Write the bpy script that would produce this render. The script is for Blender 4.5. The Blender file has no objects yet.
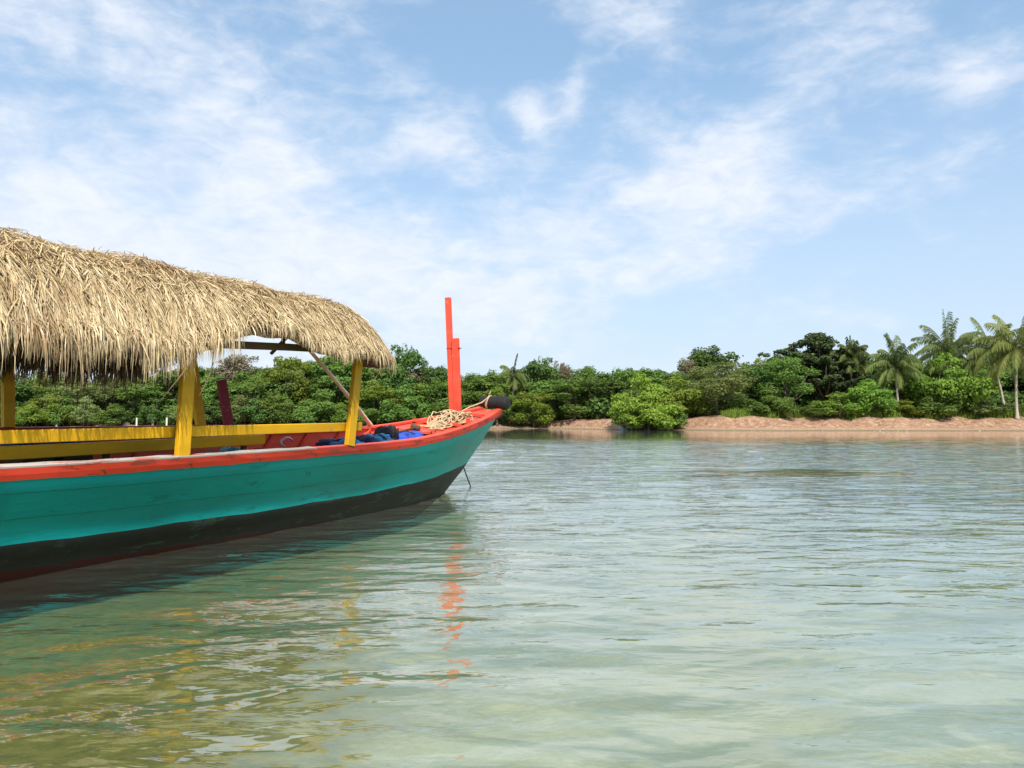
import bpy, math, random
import numpy as np
from mathutils import Vector, Matrix, noise
random.seed(5); rng = np.random.default_rng(5)
S = bpy.context.scene; COL = S.collection
PI = math.pi
# ------------------------------------------------------------------ camera
F = 780.0; H = 1.4; PITCH = math.atan(35/F)
cam = bpy.data.cameras.new('camera'); co = bpy.data.objects.new('camera', cam); COL.objects.link(co)
cam.sensor_width = 36; cam.lens = 36*F/1024; cam.clip_start = .05; cam.clip_end = 6000
co.location = (0, 0, H); co.rotation_euler = (PI/2+PITCH, 0, 0); S.camera = co
def X_at(px, Y): return (px-512)/F*Y/math.cos(PITCH)*math.cos(PITCH)
def Z_at(py, Y): return H+(419-py)/F*Y
# ------------------------------------------------------------------ helpers
def mesh_obj(name, verts, faces, mat=None, parent=None, smooth=False, mats=None, fm=None):
    me = bpy.data.meshes.new(name)
    verts = np.asarray(verts, dtype=np.float32).reshape(-1, 3)
    if isinstance(faces, np.ndarray):
        nf, k = faces.shape
        me.vertices.add(len(verts)); me.vertices.foreach_set('co', verts.ravel())
        me.loops.add(nf*k); me.loops.foreach_set('vertex_index', faces.astype(np.int32).ravel())
        me.polygons.add(nf)
        me.polygons.foreach_set('loop_start', np.arange(0, nf*k, k, dtype=np.int32))
        me.update(calc_edges=True)
    else:
        me.from_pydata([tuple(map(float, v)) for v in verts], [], faces); me.update()
    for m in (mats or ([mat] if mat else [])): me.materials.append(m)
    if fm is not None: me.polygons.foreach_set('material_index', np.asarray(fm, dtype=np.int32))
    if smooth: me.polygons.foreach_set('use_smooth', np.ones(len(me.polygons), dtype=bool))
    me.validate()
    o = bpy.data.objects.new(name, me); COL.objects.link(o)
    if parent: o.parent = parent
    return o
def tag(o, label=None, cat=None, group=None, kind=None):
    if label: o['label'] = label
    if cat: o['category'] = cat
    if group: o['group'] = group
    if kind: o['kind'] = kind
    return o
def empty(name, loc=(0, 0, 0), rz=0.0):
    o = bpy.data.objects.new(name, None); COL.objects.link(o); o.location = loc; o.rotation_euler = (0, 0, rz)
    o.empty_display_size = .1
    return o
def copy_tree(o, parent=None):
    c = o.copy(); COL.objects.link(c)
    if parent: c.parent = parent
    for ch in list(o.children): copy_tree(ch, c)
    return c
class MB:
    def __init__(s): s.v = []; s.f = []; s.m = []
    def add(s, v, f, m=0):
        n = len(s.v); s.v += [tuple(p) for p in v]; s.f += [tuple(i+n for i in q) for q in f]; s.m += [m]*len(f); return s
    def bar(s, p0, p1, w, h, up=(0, 0, 1), w1=None, h1=None, ch=.12, seg=1, wob=0):
        """chamfered bar from p0 to p1, w across, h along 'up'"""
        p0 = Vector(p0); p1 = Vector(p1); d = (p1-p0).normalized(); up = Vector(up)
        x = d.cross(up).normalized(); y = x.cross(d).normalized()
        w1 = w1 or w; h1 = h1 or h; vs = []
        for k in range(seg+1):
            t = k/seg; W = w+(w1-w)*t; Hh = h+(h1-h)*t; c = min(W, Hh)*ch
            p = p0.lerp(p1, t)+x*random.uniform(-wob, wob)+y*random.uniform(-wob, wob)
            for (a, b) in ((-W/2+c, -Hh/2), (W/2-c, -Hh/2), (W/2, -Hh/2+c), (W/2, Hh/2-c), (W/2-c, Hh/2), (-W/2+c, Hh/2), (-W/2, Hh/2-c), (-W/2, -Hh/2+c)):
                vs.append(p+x*a+y*b)
        fs = []
        for k in range(seg):
            for i in range(8):
                j = (i+1) % 8; fs.append((k*8+i, k*8+j, (k+1)*8+j, (k+1)*8+i))
        fs.append(tuple(range(8))[::-1]); n = seg*8; fs.append(tuple(n+i for i in range(8)))
        return s.add(vs, fs)
    def tube(s, pts, rad, n=8, cap=True):
        pts = [Vector(p) for p in pts]; N = len(pts)
        if not hasattr(rad, '__len__'): rad = [rad]*N
        vs = []; ref = None
        for k in range(N):
            d = (pts[min(k+1, N-1)]-pts[max(k-1, 0)]).normalized()
            if ref is None: ref = d.orthogonal().normalized()
            ref = (ref-d*ref.dot(d))
            ref = ref.normalized() if ref.length > 1e-6 else d.orthogonal().normalized()
            b = d.cross(ref)
            for i in range(n):
                a = 2*PI*i/n; vs.append(pts[k]+(ref*math.cos(a)+b*math.sin(a))*rad[k])
        fs = []
        for k in range(N-1):
            for i in range(n):
                j = (i+1) % n; fs.append((k*n+i, k*n+j, (k+1)*n+j, (k+1)*n+i))
        if cap: fs.append(tuple(range(n))[::-1]); fs.append(tuple((N-1)*n+i for i in range(n)))
        return s.add(vs, fs)
    def build(s, name, mat, parent=None, smooth=False, loc=None):
        v = np.array([tuple(p) for p in s.v])
        if loc is not None: v = v-np.array(loc)
        o = mesh_obj(name, v, s.f, mat, parent, smooth)
        if loc is not None: o.location = loc
        return o
# ------------------------------------------------------------------ materials
def nodes(name):
    m = bpy.data.materials.new(name); m.use_nodes = True; nt = m.node_tree
    for n in list(nt.nodes): nt.nodes.remove(n)
    out = nt.nodes.new('ShaderNodeOutputMaterial')
    return m, nt, out
def N(nt, t, **kw):
    n = nt.nodes.new(t)
    for k, v in kw.items():
        if k in n.inputs.keys(): n.inputs[k].default_value = v
        else: setattr(n, k, v)
    return n
def ramp(nt, fac, stops):
    r = nt.nodes.new('ShaderNodeValToRGB'); nt.links.new(fac, r.inputs[0])
    el = r.color_ramp.elements
    while len(el) < len(stops): el.new(.5)
    for e, (p, c) in zip(el, stops): e.position = p; e.color = (*c, 1)
    return r.outputs[0]
def mixc(nt, a, b, fac, mode='MIX'):
    m = nt.nodes.new('ShaderNodeMix'); m.data_type = 'RGBA'; m.blend_type = mode
    for sck, v in ((m.inputs[0], fac), (m.inputs[6], a), (m.inputs[7], b)):
        if isinstance(v, bpy.types.NodeSocket): nt.links.new(v, sck)
        elif isinstance(v, (int, float)): sck.default_value = v
        else: sck.default_value = (*v, 1)
    return m.outputs[2]
def math_(nt, op, a, b=None, c=None, clamp=False):
    m = nt.nodes.new('ShaderNodeMath'); m.operation = op; m.use_clamp = clamp
    for i, v in enumerate((a, b, c)):
        if v is None: continue
        if isinstance(v, bpy.types.NodeSocket): nt.links.new(v, m.inputs[i])
        else: m.inputs[i].default_value = v
    return m.outputs[0]
def maprange(nt, v, a, b, c=0., d=1., smooth=False):
    m = nt.nodes.new('ShaderNodeMapRange'); nt.links.new(v, m.inputs[0])
    m.interpolation_type = 'SMOOTHSTEP' if smooth else 'LINEAR'
    for i, x in enumerate((a, b, c, d)): m.inputs[1+i].default_value = x
    return m.outputs[0]
def noise_(nt, coord, scale, detail=4, rough=.55, stretch=(1, 1, 1), dist=0.):
    mp = nt.nodes.new('ShaderNodeMapping'); mp.inputs['Scale'].default_value = stretch
    nt.links.new(coord, mp.inputs[0])
    n = N(nt, 'ShaderNodeTexNoise', Scale=scale, Detail=detail, Roughness=rough, Distortion=dist)
    nt.links.new(mp.outputs[0], n.inputs['Vector'])
    return n.outputs['Fac']
def painted(name, col, worn=None, rough=.5, wear=.35, stretch=(.25, 1, 1), scale=6, bump=.25, dirt=None):
    """brushed-on boat paint over wood: tone drift, chips to worn colour, grain bump. Local x runs along the boat."""
    m, nt, out = nodes(name)
    tc = N(nt, 'ShaderNodeTexCoord').outputs['Object']
    big = noise_(nt, tc, 1.6, 5, .6, stretch)
    fine = noise_(nt, tc, 30, 6, .7, (stretch[0]*.6, 1, 1))
    d = tuple(c*.68 for c in col); l = tuple(min(1, c*1.22+.012) for c in col)
    c = ramp(nt, big, [(.3, d), (.5, col), (.72, l)])
    c = mixc(nt, c, tuple(x*.6 for x in col), maprange(nt, fine, .55, .75, 0, .35))
    if worn:
        w = noise_(nt, tc, scale, 8, .72, stretch, .4)
        c = mixc(nt, c, worn, maprange(nt, w, .70-wear*.3, .73-wear*.3, 0, .8))
    if dirt:
        w2 = noise_(nt, tc, 2.5, 7, .7, (1, 1, .35))
        c = mixc(nt, c, dirt, maprange(nt, w2, .52, .72, 0, .4))
    b = N(nt, 'ShaderNodeBsdfPrincipled'); b.inputs['Specular IOR Level'].default_value = .22; nt.links.new(c, b.inputs['Base Color'])
    nt.links.new(maprange(nt, big, .3, .7, rough-.1, rough+.15), b.inputs['Roughness'])
    bp = N(nt, 'ShaderNodeBump', Strength=bump, Distance=.006); nt.links.new(fine, bp.inputs['Height'])
    nt.links.new(bp.outputs[0], b.inputs['Normal']); nt.links.new(b.outputs[0], out.inputs[0])
    return m
def simple(name, col, rough=.6, var=.3, scale=20, bump=.2, metallic=0):
    m, nt, out = nodes(name)
    tc = N(nt, 'ShaderNodeTexCoord').outputs['Object']
    n = noise_(nt, tc, scale, 5, .6)
    c = ramp(nt, n, [(.3, tuple(x*(1-var) for x in col)), (.7, tuple(min(1, x*(1+var)) for x in col))])
    b = N(nt, 'ShaderNodeBsdfPrincipled', Roughness=rough, Metallic=metallic); nt.links.new(c, b.inputs['Base Color'])
    bp = N(nt, 'ShaderNodeBump', Strength=bump, Distance=.01); nt.links.new(n, bp.inputs['Height'])
    nt.links.new(bp.outputs[0], b.inputs['Normal']); nt.links.new(b.outputs[0], out.inputs[0])
    return m
def foliage(name, c0, c1, trans=.35, tip=None, rough=.55):
    c0 = tuple(x*1.45+o_ for x, o_ in zip(c0, (.016, .014, .010))); c1 = tuple(x*1.28+o_ for x, o_ in zip(c1, (.040, .022, .018)))  # leaf tones lifted and paled, putting distant haze into the colour
    m, nt, out = nodes(name)
    g = N(nt, 'ShaderNodeNewGeometry'); oi = N(nt, 'ShaderNodeObjectInfo')
    at = N(nt, 'ShaderNodeAttribute', attribute_name='rnd')
    n = noise_(nt, g.outputs['Position'], .55, 3, .6)
    f = math_(nt, 'ADD', math_(nt, 'MULTIPLY', at.outputs['Fac'], .55), math_(nt, 'MULTIPLY', n, .45))
    c = ramp(nt, f, [(.2, c0), (.75, c1)] + ([(.93, tip)] if tip else []))
    hs = N(nt, 'ShaderNodeHueSaturation', Saturation=1.0)
    nt.links.new(maprange(nt, oi.outputs['Random'], 0, 1, .485, .512), hs.inputs['Hue'])
    nt.links.new(maprange(nt, oi.outputs['Random'], 0, 1, .82, 1.2), hs.inputs['Value'])
    nt.links.new(c, hs.inputs['Color'])
    d = N(nt, 'ShaderNodeBsdfDiffuse'); t = N(nt, 'ShaderNodeBsdfTranslucent'); gl = N(nt, 'ShaderNodeBsdfGlossy', Roughness=.45)
    nt.links.new(hs.outputs[0], d.inputs[0])
    nt.links.new(mixc(nt, hs.outputs[0], (.9, 1, .25), .5, 'MULTIPLY'), t.inputs[0])
    mx = N(nt, 'ShaderNodeMixShader', Fac=trans); nt.links.new(d.outputs[0], mx.inputs[1]); nt.links.new(t.outputs[0], mx.inputs[2])
    nt.links.new(mx.outputs[0], out.inputs[0])
    return m
# ------------------------------------------------------------------ light and sky
SUN_EL = math.radians(48); SUN_AZ = math.radians(172)      # azimuth clockwise from +Y (towards the camera's back, a little left)
sd = bpy.data.lights.new('sun', 'SUN'); sd.energy = 4.6; sd.angle = math.radians(.53); sd.color = (1, .95, .87)
so = bpy.data.objects.new('sun', sd); COL.objects.link(so)
sdir = Vector((math.sin(SUN_AZ)*math.cos(SUN_EL), math.cos(SUN_AZ)*math.cos(SUN_EL), math.sin(SUN_EL)))
so.rotation_euler = sdir.to_track_quat('Z', 'Y').to_euler(); so.location = (0, 0, 40)
w = bpy.data.worlds.new('World'); S.world = w; w.use_nodes = True; nt = w.node_tree
for n in list(nt.nodes): nt.nodes.remove(n)
out = N(nt, 'ShaderNodeOutputWorld'); bg = N(nt, 'ShaderNodeBackground', Strength=.11)
sky = N(nt, 'ShaderNodeTexSky', sky_type='NISHITA', sun_disc=False, sun_elevation=SUN_EL, sun_rotation=SUN_AZ,
        air_density=1.0, dust_density=.6, ozone_density=1.6)
tc = N(nt, 'ShaderNodeTexCoord').outputs['Generated']
sp = N(nt, 'ShaderNodeSeparateXYZ'); nt.links.new(tc, sp.inputs[0])
az = math_(nt, 'ARCTAN2', sp.outputs[0], sp.outputs[1])
el = math_(nt, 'ARCSINE', sp.outputs[2])
zz = math_(nt, 'ADD', math_(nt, 'MAXIMUM', sp.outputs[2], 0.), .16)
cu = math_(nt, 'DIVIDE', sp.outputs[0], zz); cv = math_(nt, 'DIVIDE', sp.outputs[1], zz)
cb = N(nt, 'ShaderNodeCombineXYZ'); nt.links.new(cu, cb.inputs[0]); nt.links.new(cv, cb.inputs[1])
aeb = N(nt, 'ShaderNodeCombineXYZ'); nt.links.new(az, aeb.inputs[0]); nt.links.new(el, aeb.inputs[1])
# wispy streaks high up (cirrus plane) and mottled patches (angular)
st = noise_(nt, cb.outputs[0], 1.1, 9, .62, (1.0, .55, 1), .9)
pf = noise_(nt, aeb.outputs[0], 7.0, 10, .56, (.8, 1.7, 1), .30)
fl = noise_(nt, aeb.outputs[0], 30, 6, .6, (.7, 1.5, 1), .6)
base = math_(nt, 'ADD', math_(nt, 'MULTIPLY', st, .24), math_(nt, 'MULTIPLY', pf, .86))
base = math_(nt, 'ADD', base, math_(nt, 'MULTIPLY', fl, .24))
def blob(px, py, rx, ry, rot, amp):
    a0 = math.atan((px-512)/F); e0 = math.atan((419-py)/F*math.cos(a0))
    dx = math_(nt, 'SUBTRACT', az, a0); dy = math_(nt, 'SUBTRACT', el, e0)
    c, s_ = math.cos(math.radians(rot)), math.sin(math.radians(rot))
    u = math_(nt, 'ADD', math_(nt, 'MULTIPLY', dx, c/(rx/F)), math_(nt, 'MULTIPLY', dy, s_/(rx/F)))
    v = math_(nt, 'ADD', math_(nt, 'MULTIPLY', dx, -s_/(ry/F)), math_(nt, 'MULTIPLY', dy, c/(ry/F)))
    r2 = math_(nt, 'ADD', math_(nt, 'MULTIPLY', u, u), math_(nt, 'MULTIPLY', v, v))
    return math_(nt, 'MULTIPLY', math_(nt, 'POWER', 2.718, math_(nt, 'MULTIPLY', r2, -1.0)), amp)
dens = base
for b in [(60, 230, 360, 120, -8, .30), (240, 110, 230, 60, -12, .17), (180, 20, 160, 40, -8, .12), (430, 110, 60, 32, -25, .17),
          (370, 280, 260, 60, 0, .17), (700, 165, 140, 46, 18, .28), (900, 165, 105, 36, 5, .24), (660, 262, 150, 34, 12, .16),
          (640, 75, 60, 60, 0, .10), (850, 30, 110, 26, 10, .13), (980, 75, 34, 20, 0, .22), (535, 112, 26, 22, -50, .27),
          (575, 92, 15, 34, -10, .24), (380, 190, 70, 36, 0, -.12), (470, 40, 120, 46, 0, -.10), (950, 290, 170, 60, 0, -.06),
          (480, 200, 70, 40, 0, -.05), (740, 95, 80, 22, 10, -.08), (60, 90, 120, 22, -10, -.10), (720, 330, 300, 30, 0, .05)]:
    dens = math_(nt, 'ADD', dens, blob(*b))
dens = math_(nt, 'ADD', dens, maprange(nt, el, .40, .75, 0, .50, True))
cl = maprange(nt, dens, .66, 1.06, 0, .92, True)
hz = maprange(nt, el, -.02, .46, .72, 0., True)             # the pale humid air low over the horizon
cloudc = mixc(nt, (6.1, 6.6, 7.5), (7.0, 7.3, 7.9), maprange(nt, fl, .3, .7))
skyc = mixc(nt, mixc(nt, sky.outputs[0], (1.05, 1.30, 1.30), 1.0, 'MULTIPLY'), (3.9, 5.5, 7.6), .42)
c = mixc(nt, skyc, (5.25, 5.7, 6.8), hz)
c = mixc(nt, c, cloudc, cl)
nt.links.new(c, bg.inputs[0]); nt.links.new(bg.outputs[0], out.inputs[0])
S.view_settings.view_transform = 'Standard'; S.view_settings.look = 'None'; S.view_settings.gamma = 1
S.view_settings.exposure = .30
S.cycles.max_bounces = 5; S.cycles.diffuse_bounces = 1; S.cycles.glossy_bounces = 2; S.cycles.transmission_bounces = 2; S.cycles.transparent_max_bounces = 6
S.cycles.caustics_reflective = False; S.cycles.caustics_refractive = False
# ------------------------------------------------------------------ terrain: sea bed, shore and land in one sheet
def shore_y(x):      # where the far waterline runs
    return np.interp(x, [-400, -60, 4, 14, 27, 60, 400], [118, 114, 114, 102, 93.5, 91, 88]) + .5*np.sin(x*.35)+.3*np.sin(x*.9+1)
def bank_top(x): return np.interp(x, [-70, 4, 17, 27, 60], [.95, 1.05, 1.5, 1.85, 1.9])
def terr(x, y):
    d = y-shore_y(x)
    wig = .08*np.sin(x*.8+y*.6)+.06*np.sin(x*1.7-y*1.1+2)+.04*np.sin(x*3.1+y*2.3)
    B = bank_top(x)
    mid = (x > -2) & (x < 33)
    prof = np.interp(d, [0, 1.2, 3.2, 5, 7, 40, 200, 2500], [0, .12, .45, .8, 1, 1.25, 1.6, 2.4])*B
    prof2 = np.interp(d, [0, 2.0, 3.6, 4.4, 7, 40, 200, 2500], [0, .16, .24, .9, 1, 1.25, 1.6, 2.4])*B     # undercut red bank
    k = np.clip((x+2)/6, 0, 1)*np.clip((33-x)/8, 0, 1)
    land = prof*(1-k)+prof2*k+wig*np.clip(d/3, 0, 1)
    sea = np.interp(-d, [0, 4, 15, 60, 84, 88, 95, 600], [0, -.35, -1.3, -1.9, -1.15, -.75, -.42, -.3])
    sea = sea+.03*np.sin(x*.9+1.3*np.sin(y*.7))*np.sin(y*1.1+.5)+.012*np.sin(y*9+2*np.sin(x*.8)+x*.6)*np.exp(-np.abs(y-6)/8)
    return np.where(d > 0, land, sea)
xs = np.concatenate([-np.geomspace(2600, 70, 22), np.linspace(-68, -10, 90), np.linspace(-9.8, 8, 240), np.linspace(8.3, 75, 200), np.geomspace(78, 2600, 22)])
ys = np.concatenate([np.linspace(-30, 1.5, 8), np.linspace(1.7, 18, 190), np.linspace(18.5, 84, 60), np.linspace(84.4, 124, 120), np.linspace(126, 200, 20), np.geomspace(220, 3500, 16)])
def grid(xs, ys):
    Xg, Yg = np.meshgrid(xs, ys); nx, ny = len(xs), len(ys)
    i = (np.arange(ny-1)[:, None]*nx+np.arange(nx-1)[None, :]).ravel()
    return Xg, Yg, np.stack([i, i+1, i+nx+1, i+nx], 1)
Xg, Yg, fc = grid(xs, ys)
m, nt, out = nodes('ground')
g = N(nt, 'ShaderNodeNewGeometry'); P = g.outputs['Position']
sx = N(nt, 'ShaderNodeSeparateXYZ'); nt.links.new(P, sx.inputs[0])
n1 = noise_(nt, P, .45, 6, .62); n2 = noise_(nt, P, 9, 6, .65); n3 = noise_(nt, P, 1.7, 5, .6, (1, 1, 1), .5)
sand = ramp(nt, n1, [(.32, (.30, .30, .20)), (.55, (.45, .43, .33)), (.7, (.54, .50, .40))])
sand = mixc(nt, sand, (.25, .22, .10), maprange(nt, n2, .55, .75, 0, .35))
bars = noise_(nt, P, 1.5, 4, .55, (.45, 1.5, 1), 1.2)
sand = mixc(nt, sand, (.20, .23, .15), maprange(nt, bars, .46, .58, 0, .62, True))
# weedy olive bottom under and left of the boat
wd = math_(nt, 'ADD', math_(nt, 'MULTIPLY', sx.outputs[0], -.40), math_(nt, 'MULTIPLY', sx.outputs[1], -.08))
wd = math_(nt, 'ADD', wd, math_(nt, 'MULTIPLY', n3, 1.0))
weed = ramp(nt, n2, [(.3, (.09, .095, .018)), (.6, (.19, .175, .04)), (.75, (.30, .25, .09))])
sand = mixc(nt, sand, weed, maprange(nt, wd, .10, .95, 0, .92, True))
deep = maprange(nt, sx.outputs[1], 9, 30, 0, .75)
sand = mixc(nt, sand, (.22, .26, .17), deep)
red = ramp(nt, n3, [(.3, (.17, .080, .045)), (.5, (.30, .170, .105)), (.68, (.44, .31, .21))])
peb = ramp(nt, n2, [(.35, (.18, .11, .065)), (.6, (.42, .29, .20)), (.72, (.55, .46, .36))])
red = mixc(nt, red, peb, maprange(nt, n2, .5, .66, 0, .6))
zed = math_(nt, 'ADD', sx.outputs[2], math_(nt, 'MULTIPLY', n2, .12))
strip = mixc(nt, (.17, .13, .07), peb, maprange(nt, zed, .10, .22))
land = mixc(nt, strip, red, maprange(nt, zed, .28, .46))
gn = math_(nt, 'ADD', sx.outputs[2], math_(nt, 'MULTIPLY', n3, .5))
litter = ramp(nt, n2, [(.35, (.14, .10, .05)), (.55, (.34, .24, .14)), (.7, (.16, .20, .05))])
land = mixc(nt, land, litter, maprange(nt, gn, 1.55, 2.3))
c = mixc(nt, sand, land, maprange(nt, sx.outputs[2], -.03, .02))
b = N(nt, 'ShaderNodeBsdfPrincipled', Roughness=.9); b.inputs['Specular IOR Level'].default_value = .15
nt.links.new(c, b.inputs['Base Color'])
bp = N(nt, 'ShaderNodeBump', Strength=.5, Distance=.05); nt.links.new(n2, bp.inputs['Height']); nt.links.new(bp.outputs[0], b.inputs['Normal'])
nt.links.new(b.outputs[0], out.inputs[0]); M_ground = m
tag(mesh_obj('ground', np.stack([Xg, Yg, terr(Xg, Yg)], -1), fc, M_ground, smooth=True), 'pale sandy bed under the shallows rising to a red earth bank along the far shore', 'ground', kind='structure')
# ------------------------------------------------------------------ water
ang = np.radians(np.concatenate([np.linspace(-88, -38, 130, endpoint=False), np.linspace(-38, 38, 640, endpoint=False), np.linspace(38, 88, 130)]))
rad = np.concatenate([[.3, .8, 1.4, 2.0], np.geomspace(2.4, 60, 640), np.geomspace(61, 420, 60)])
A, R = np.meshgrid(ang, rad); Xw = R*np.sin(A); Yw = R*np.cos(A)
dr = np.gradient(rad)[:, None]*np.ones_like(A)
Zw = np.zeros_like(Xw)
K = 84
lam = np.exp(rng.uniform(np.log(.16), np.log(2.9), K))
thw = rng.normal(math.radians(-86), np.radians(np.where(lam < .5, 34, 20)), K)+np.where(rng.random(K) < .2, .5, 0)
ph = rng.uniform(0, 2*PI, K)
slope = np.where(lam < .45, .0135, np.where(lam < 1.1, .0130, .0085))
# slick and ruffled patches: the surface is not equally lively everywhere
patch = .72+.30*np.sin(Xw*.33+Yw*.21+1)*np.sin(Yw*.42-Xw*.11)+.22*np.sin(Xw*.9-Yw*.5+2)*np.sin(Yw*1.1+Xw*.3)
calm = np.exp(-(((Xw-7.2)/4.4)**2+((Yw-20.8)/2.4)**2))
shore_calm = np.clip((Yw-36)/26, 0, 1)
amp_mod = patch*(1-.88*calm)*(1-.93*shore_calm)*np.clip(.62+R*.035, 0, 1.15)
for k in range(K):
    kk = 2*PI/lam[k]; fade = np.clip((lam[k]/(dr*2.2))-1, 0, 1)
    q_ = kk*(Xw*math.cos(thw[k])+Yw*math.sin(thw[k]))+ph[k]+.6*np.sin(Xw*.23+k)+.5*np.sin(Yw*.31+k*2)
    s_ = np.sin(q_)
    Zw += slope[k]/kk*(s_+.25*np.cos(2*q_))*fade
Zw *= amp_mod
Zw = Zw*.84
nx = len(ang); i = (np.arange(len(rad)-1)[:, None]*nx+np.arange(nx-1)[None, :]).ravel(); fw = np.stack([i, i+1, i+nx+1, i+nx], 1)
m, nt, out = nodes('water')
g = N(nt, 'ShaderNodeNewGeometry'); P = g.outputs['Position']
sx = N(nt, 'ShaderNodeSeparateXYZ'); nt.links.new(P, sx.inputs[0])
w1 = noise_(nt, P, 3.2, 4, .55, (.42, 1, 1), .5); w2 = noise_(nt, P, .9, 3, .5, (.5, 1, 1), .3)
far = maprange(nt, sx.outputs[1], 8, 45)
near = math_(nt, 'MULTIPLY', w1, maprange(nt, sx.outputs[1], 3, 20, .13, .50))
hgt = math_(nt, 'ADD', near, math_(nt, 'MULTIPLY', math_(nt, 'MULTIPLY', w2, far), 1.1))
calmv = maprange(nt, sx.outputs[1], 34, 66, 1, .06, True)
sl = N(nt, 'ShaderNodeVectorMath', operation='SUBTRACT'); nt.links.new(P, sl.inputs[0]); sl.inputs[1].default_value = (7.2, 20.8, 0)
sl2 = N(nt, 'ShaderNodeVectorMath', operation='MULTIPLY'); nt.links.new(sl.outputs[0], sl2.inputs[0]); sl2.inputs[1].default_value = (.26, .52, 0)
sl3 = N(nt, 'ShaderNodeVectorMath', operation='LENGTH'); nt.links.new(sl2.outputs[0], sl3.inputs[0])
calmv = math_(nt, 'MULTIPLY', calmv, maprange(nt, math_(nt, 'ADD', sl3.outputs['Value'], math_(nt, 'MULTIPLY', w2, .8)), .7, 1.8, .22, 1, True))
bp = N(nt, 'ShaderNodeBump', Strength=1.0, Distance=.10); nt.links.new(math_(nt, 'MULTIPLY', hgt, calmv), bp.inputs['Height'])
dt_ = N(nt, 'ShaderNodeVectorMath', operation='DOT_PRODUCT'); nt.links.new(g.outputs['Incoming'], dt_.inputs[0]); nt.links.new(bp.outputs[0], dt_.inputs[1])
sch = math_(nt, 'POWER', math_(nt, 'SUBTRACT', 1.0, math_(nt, 'ABSOLUTE', dt_.outputs['Value']), None, True), 3.3)
refl = math_(nt, 'ADD', math_(nt, 'MULTIPLY', sch, .95), .035)
gl = N(nt, 'ShaderNodeBsdfGlossy', Roughness=.02); nt.links.new(bp.outputs[0], gl.inputs['Normal']); gl.inputs[0].default_value = (1, 1, 1, 1)
tr = N(nt, 'ShaderNodeBsdfTransparent'); tr.inputs[0].default_value = (.80, .86, .73, 1)
df = N(nt, 'ShaderNodeBsdfDiffuse'); df.inputs[0].default_value = (.30, .35, .27, 1)      # fine silt held in the water
body = N(nt, 'ShaderNodeMixShader'); nt.links.new(maprange(nt, sx.outputs[1], 4, 24, .05, .34), body.inputs[0])
nt.links.new(tr.outputs[0], body.inputs[1]); nt.links.new(df.outputs[0], body.inputs[2])
ms = N(nt, 'ShaderNodeMixShader'); nt.links.new(refl, ms.inputs[0]); nt.links.new(body.outputs[0], ms.inputs[1]); nt.links.new(gl.outputs[0], ms.inputs[2])
nt.links.new(ms.outputs[0], out.inputs[0]); M_water = m
tag(mesh_obj('water', np.stack([Xw, Yw, Zw], -1), fw, M_water, smooth=True), 'clear green shallow sea water with small ripples', 'water', kind='structure')
# ------------------------------------------------------------------ THE BOAT
th = math.radians(27); HEEL = math.radians(5)
W0 = Vector((-1.23, 14.76, 0)); aft = Vector((-math.sin(th), -math.cos(th), 0)); stb = Vector((math.cos(th), -math.sin(th), 0))
MB0 = Matrix(((aft.x, stb.x, 0, W0.x), (aft.y, stb.y, 0, W0.y), (0, 0, 1, 0), (0, 0, 0, 1)))
MBOAT = MB0 @ Matrix.Translation((0, 0, .9)) @ Matrix.Rotation(-HEEL, 4, 'X') @ Matrix.Translation((0, 0, -.9))
def WB(s, t, z): return MB0 @ Vector((s, t, z))                     # upright boat frame -> world
def LB(s, t, z): return MBOAT.inverted() @ (MB0 @ Vector((s, t, z)))  # upright boat frame -> boat local
boat = bpy.data.objects.new('boat', None); COL.objects.link(boat); boat.matrix_world = MBOAT; boat.empty_display_size = .2
tag(boat, 'turquoise wooden boat with red gunwale, yellow posts and straw thatched canopy afloat in the shallows', 'boat')
M_teal = painted('teal paint', (.006, .40, .375), worn=(.008, .24, .22), wear=.34, rough=.42, dirt=(.012, .27, .24), bump=.3)
M_black = painted('black bottom paint', (.022, .024, .021), worn=(.05, .075, .06), wear=.45, rough=.6, dirt=(.05, .045, .03))
M_keelred = painted('maroon bottom paint', (.045, .009, .008), worn=(.03, .02, .02), wear=.5, rough=.6)
M_rub = painted('rubbing strake paint', (.52, .042, .016), worn=(.16, .035, .02), wear=.50, rough=.45, dirt=(.25, .03, .02))
M_red = painted('orange red paint', (.80, .085, .045), worn=(.50, .20, .13), wear=.30, rough=.5)
M_grey = painted('weathered pale wood', (.50, .45, .40), worn=(.50, .10, .05), wear=.45, rough=.7)
M_yel = painted('yellow paint', (.74, .40, .010), worn=(.45, .27, .06), wear=.28, rough=.5, dirt=(.55, .28, .02))
M_brown = painted('bare brown wood', (.12, .075, .035), worn=(.2, .13, .07), rough=.8)
M_maroon = painted('maroon paint', (.24, .022, .035), worn=(.55, .50, .50), wear=.35, rough=.5)
zg = lambda s: np.interp(s, [-1.6, -.9, -.3, .7, 1.4, 2.2, 3.2, 4.6, 5.8, 7.1, 8.7, 11, 12.5, 14], [1.63, 1.495, 1.40, 1.275, 1.205, 1.15, 1.12, 1.11, 1.10, 1.09, 1.085, 1.12, 1.2, 1.38])
bg_ = lambda u: np.interp(u, [0, .8, 1.6, 2.6, 3.6, 5.6, 7.6, 10.6, 13, 15.4], [.25, .44, .595, .745, .85, .985, 1.05, 1.07, .95, .6])
bw_ = lambda u: np.interp(u, [0, .25, .7, 1.5, 2.5, 3.6, 5.5, 7.3, 10, 12.5, 14], [.02, .11, .25, .45, .60, .70, .83, .86, .86, .7, .35])
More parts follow.
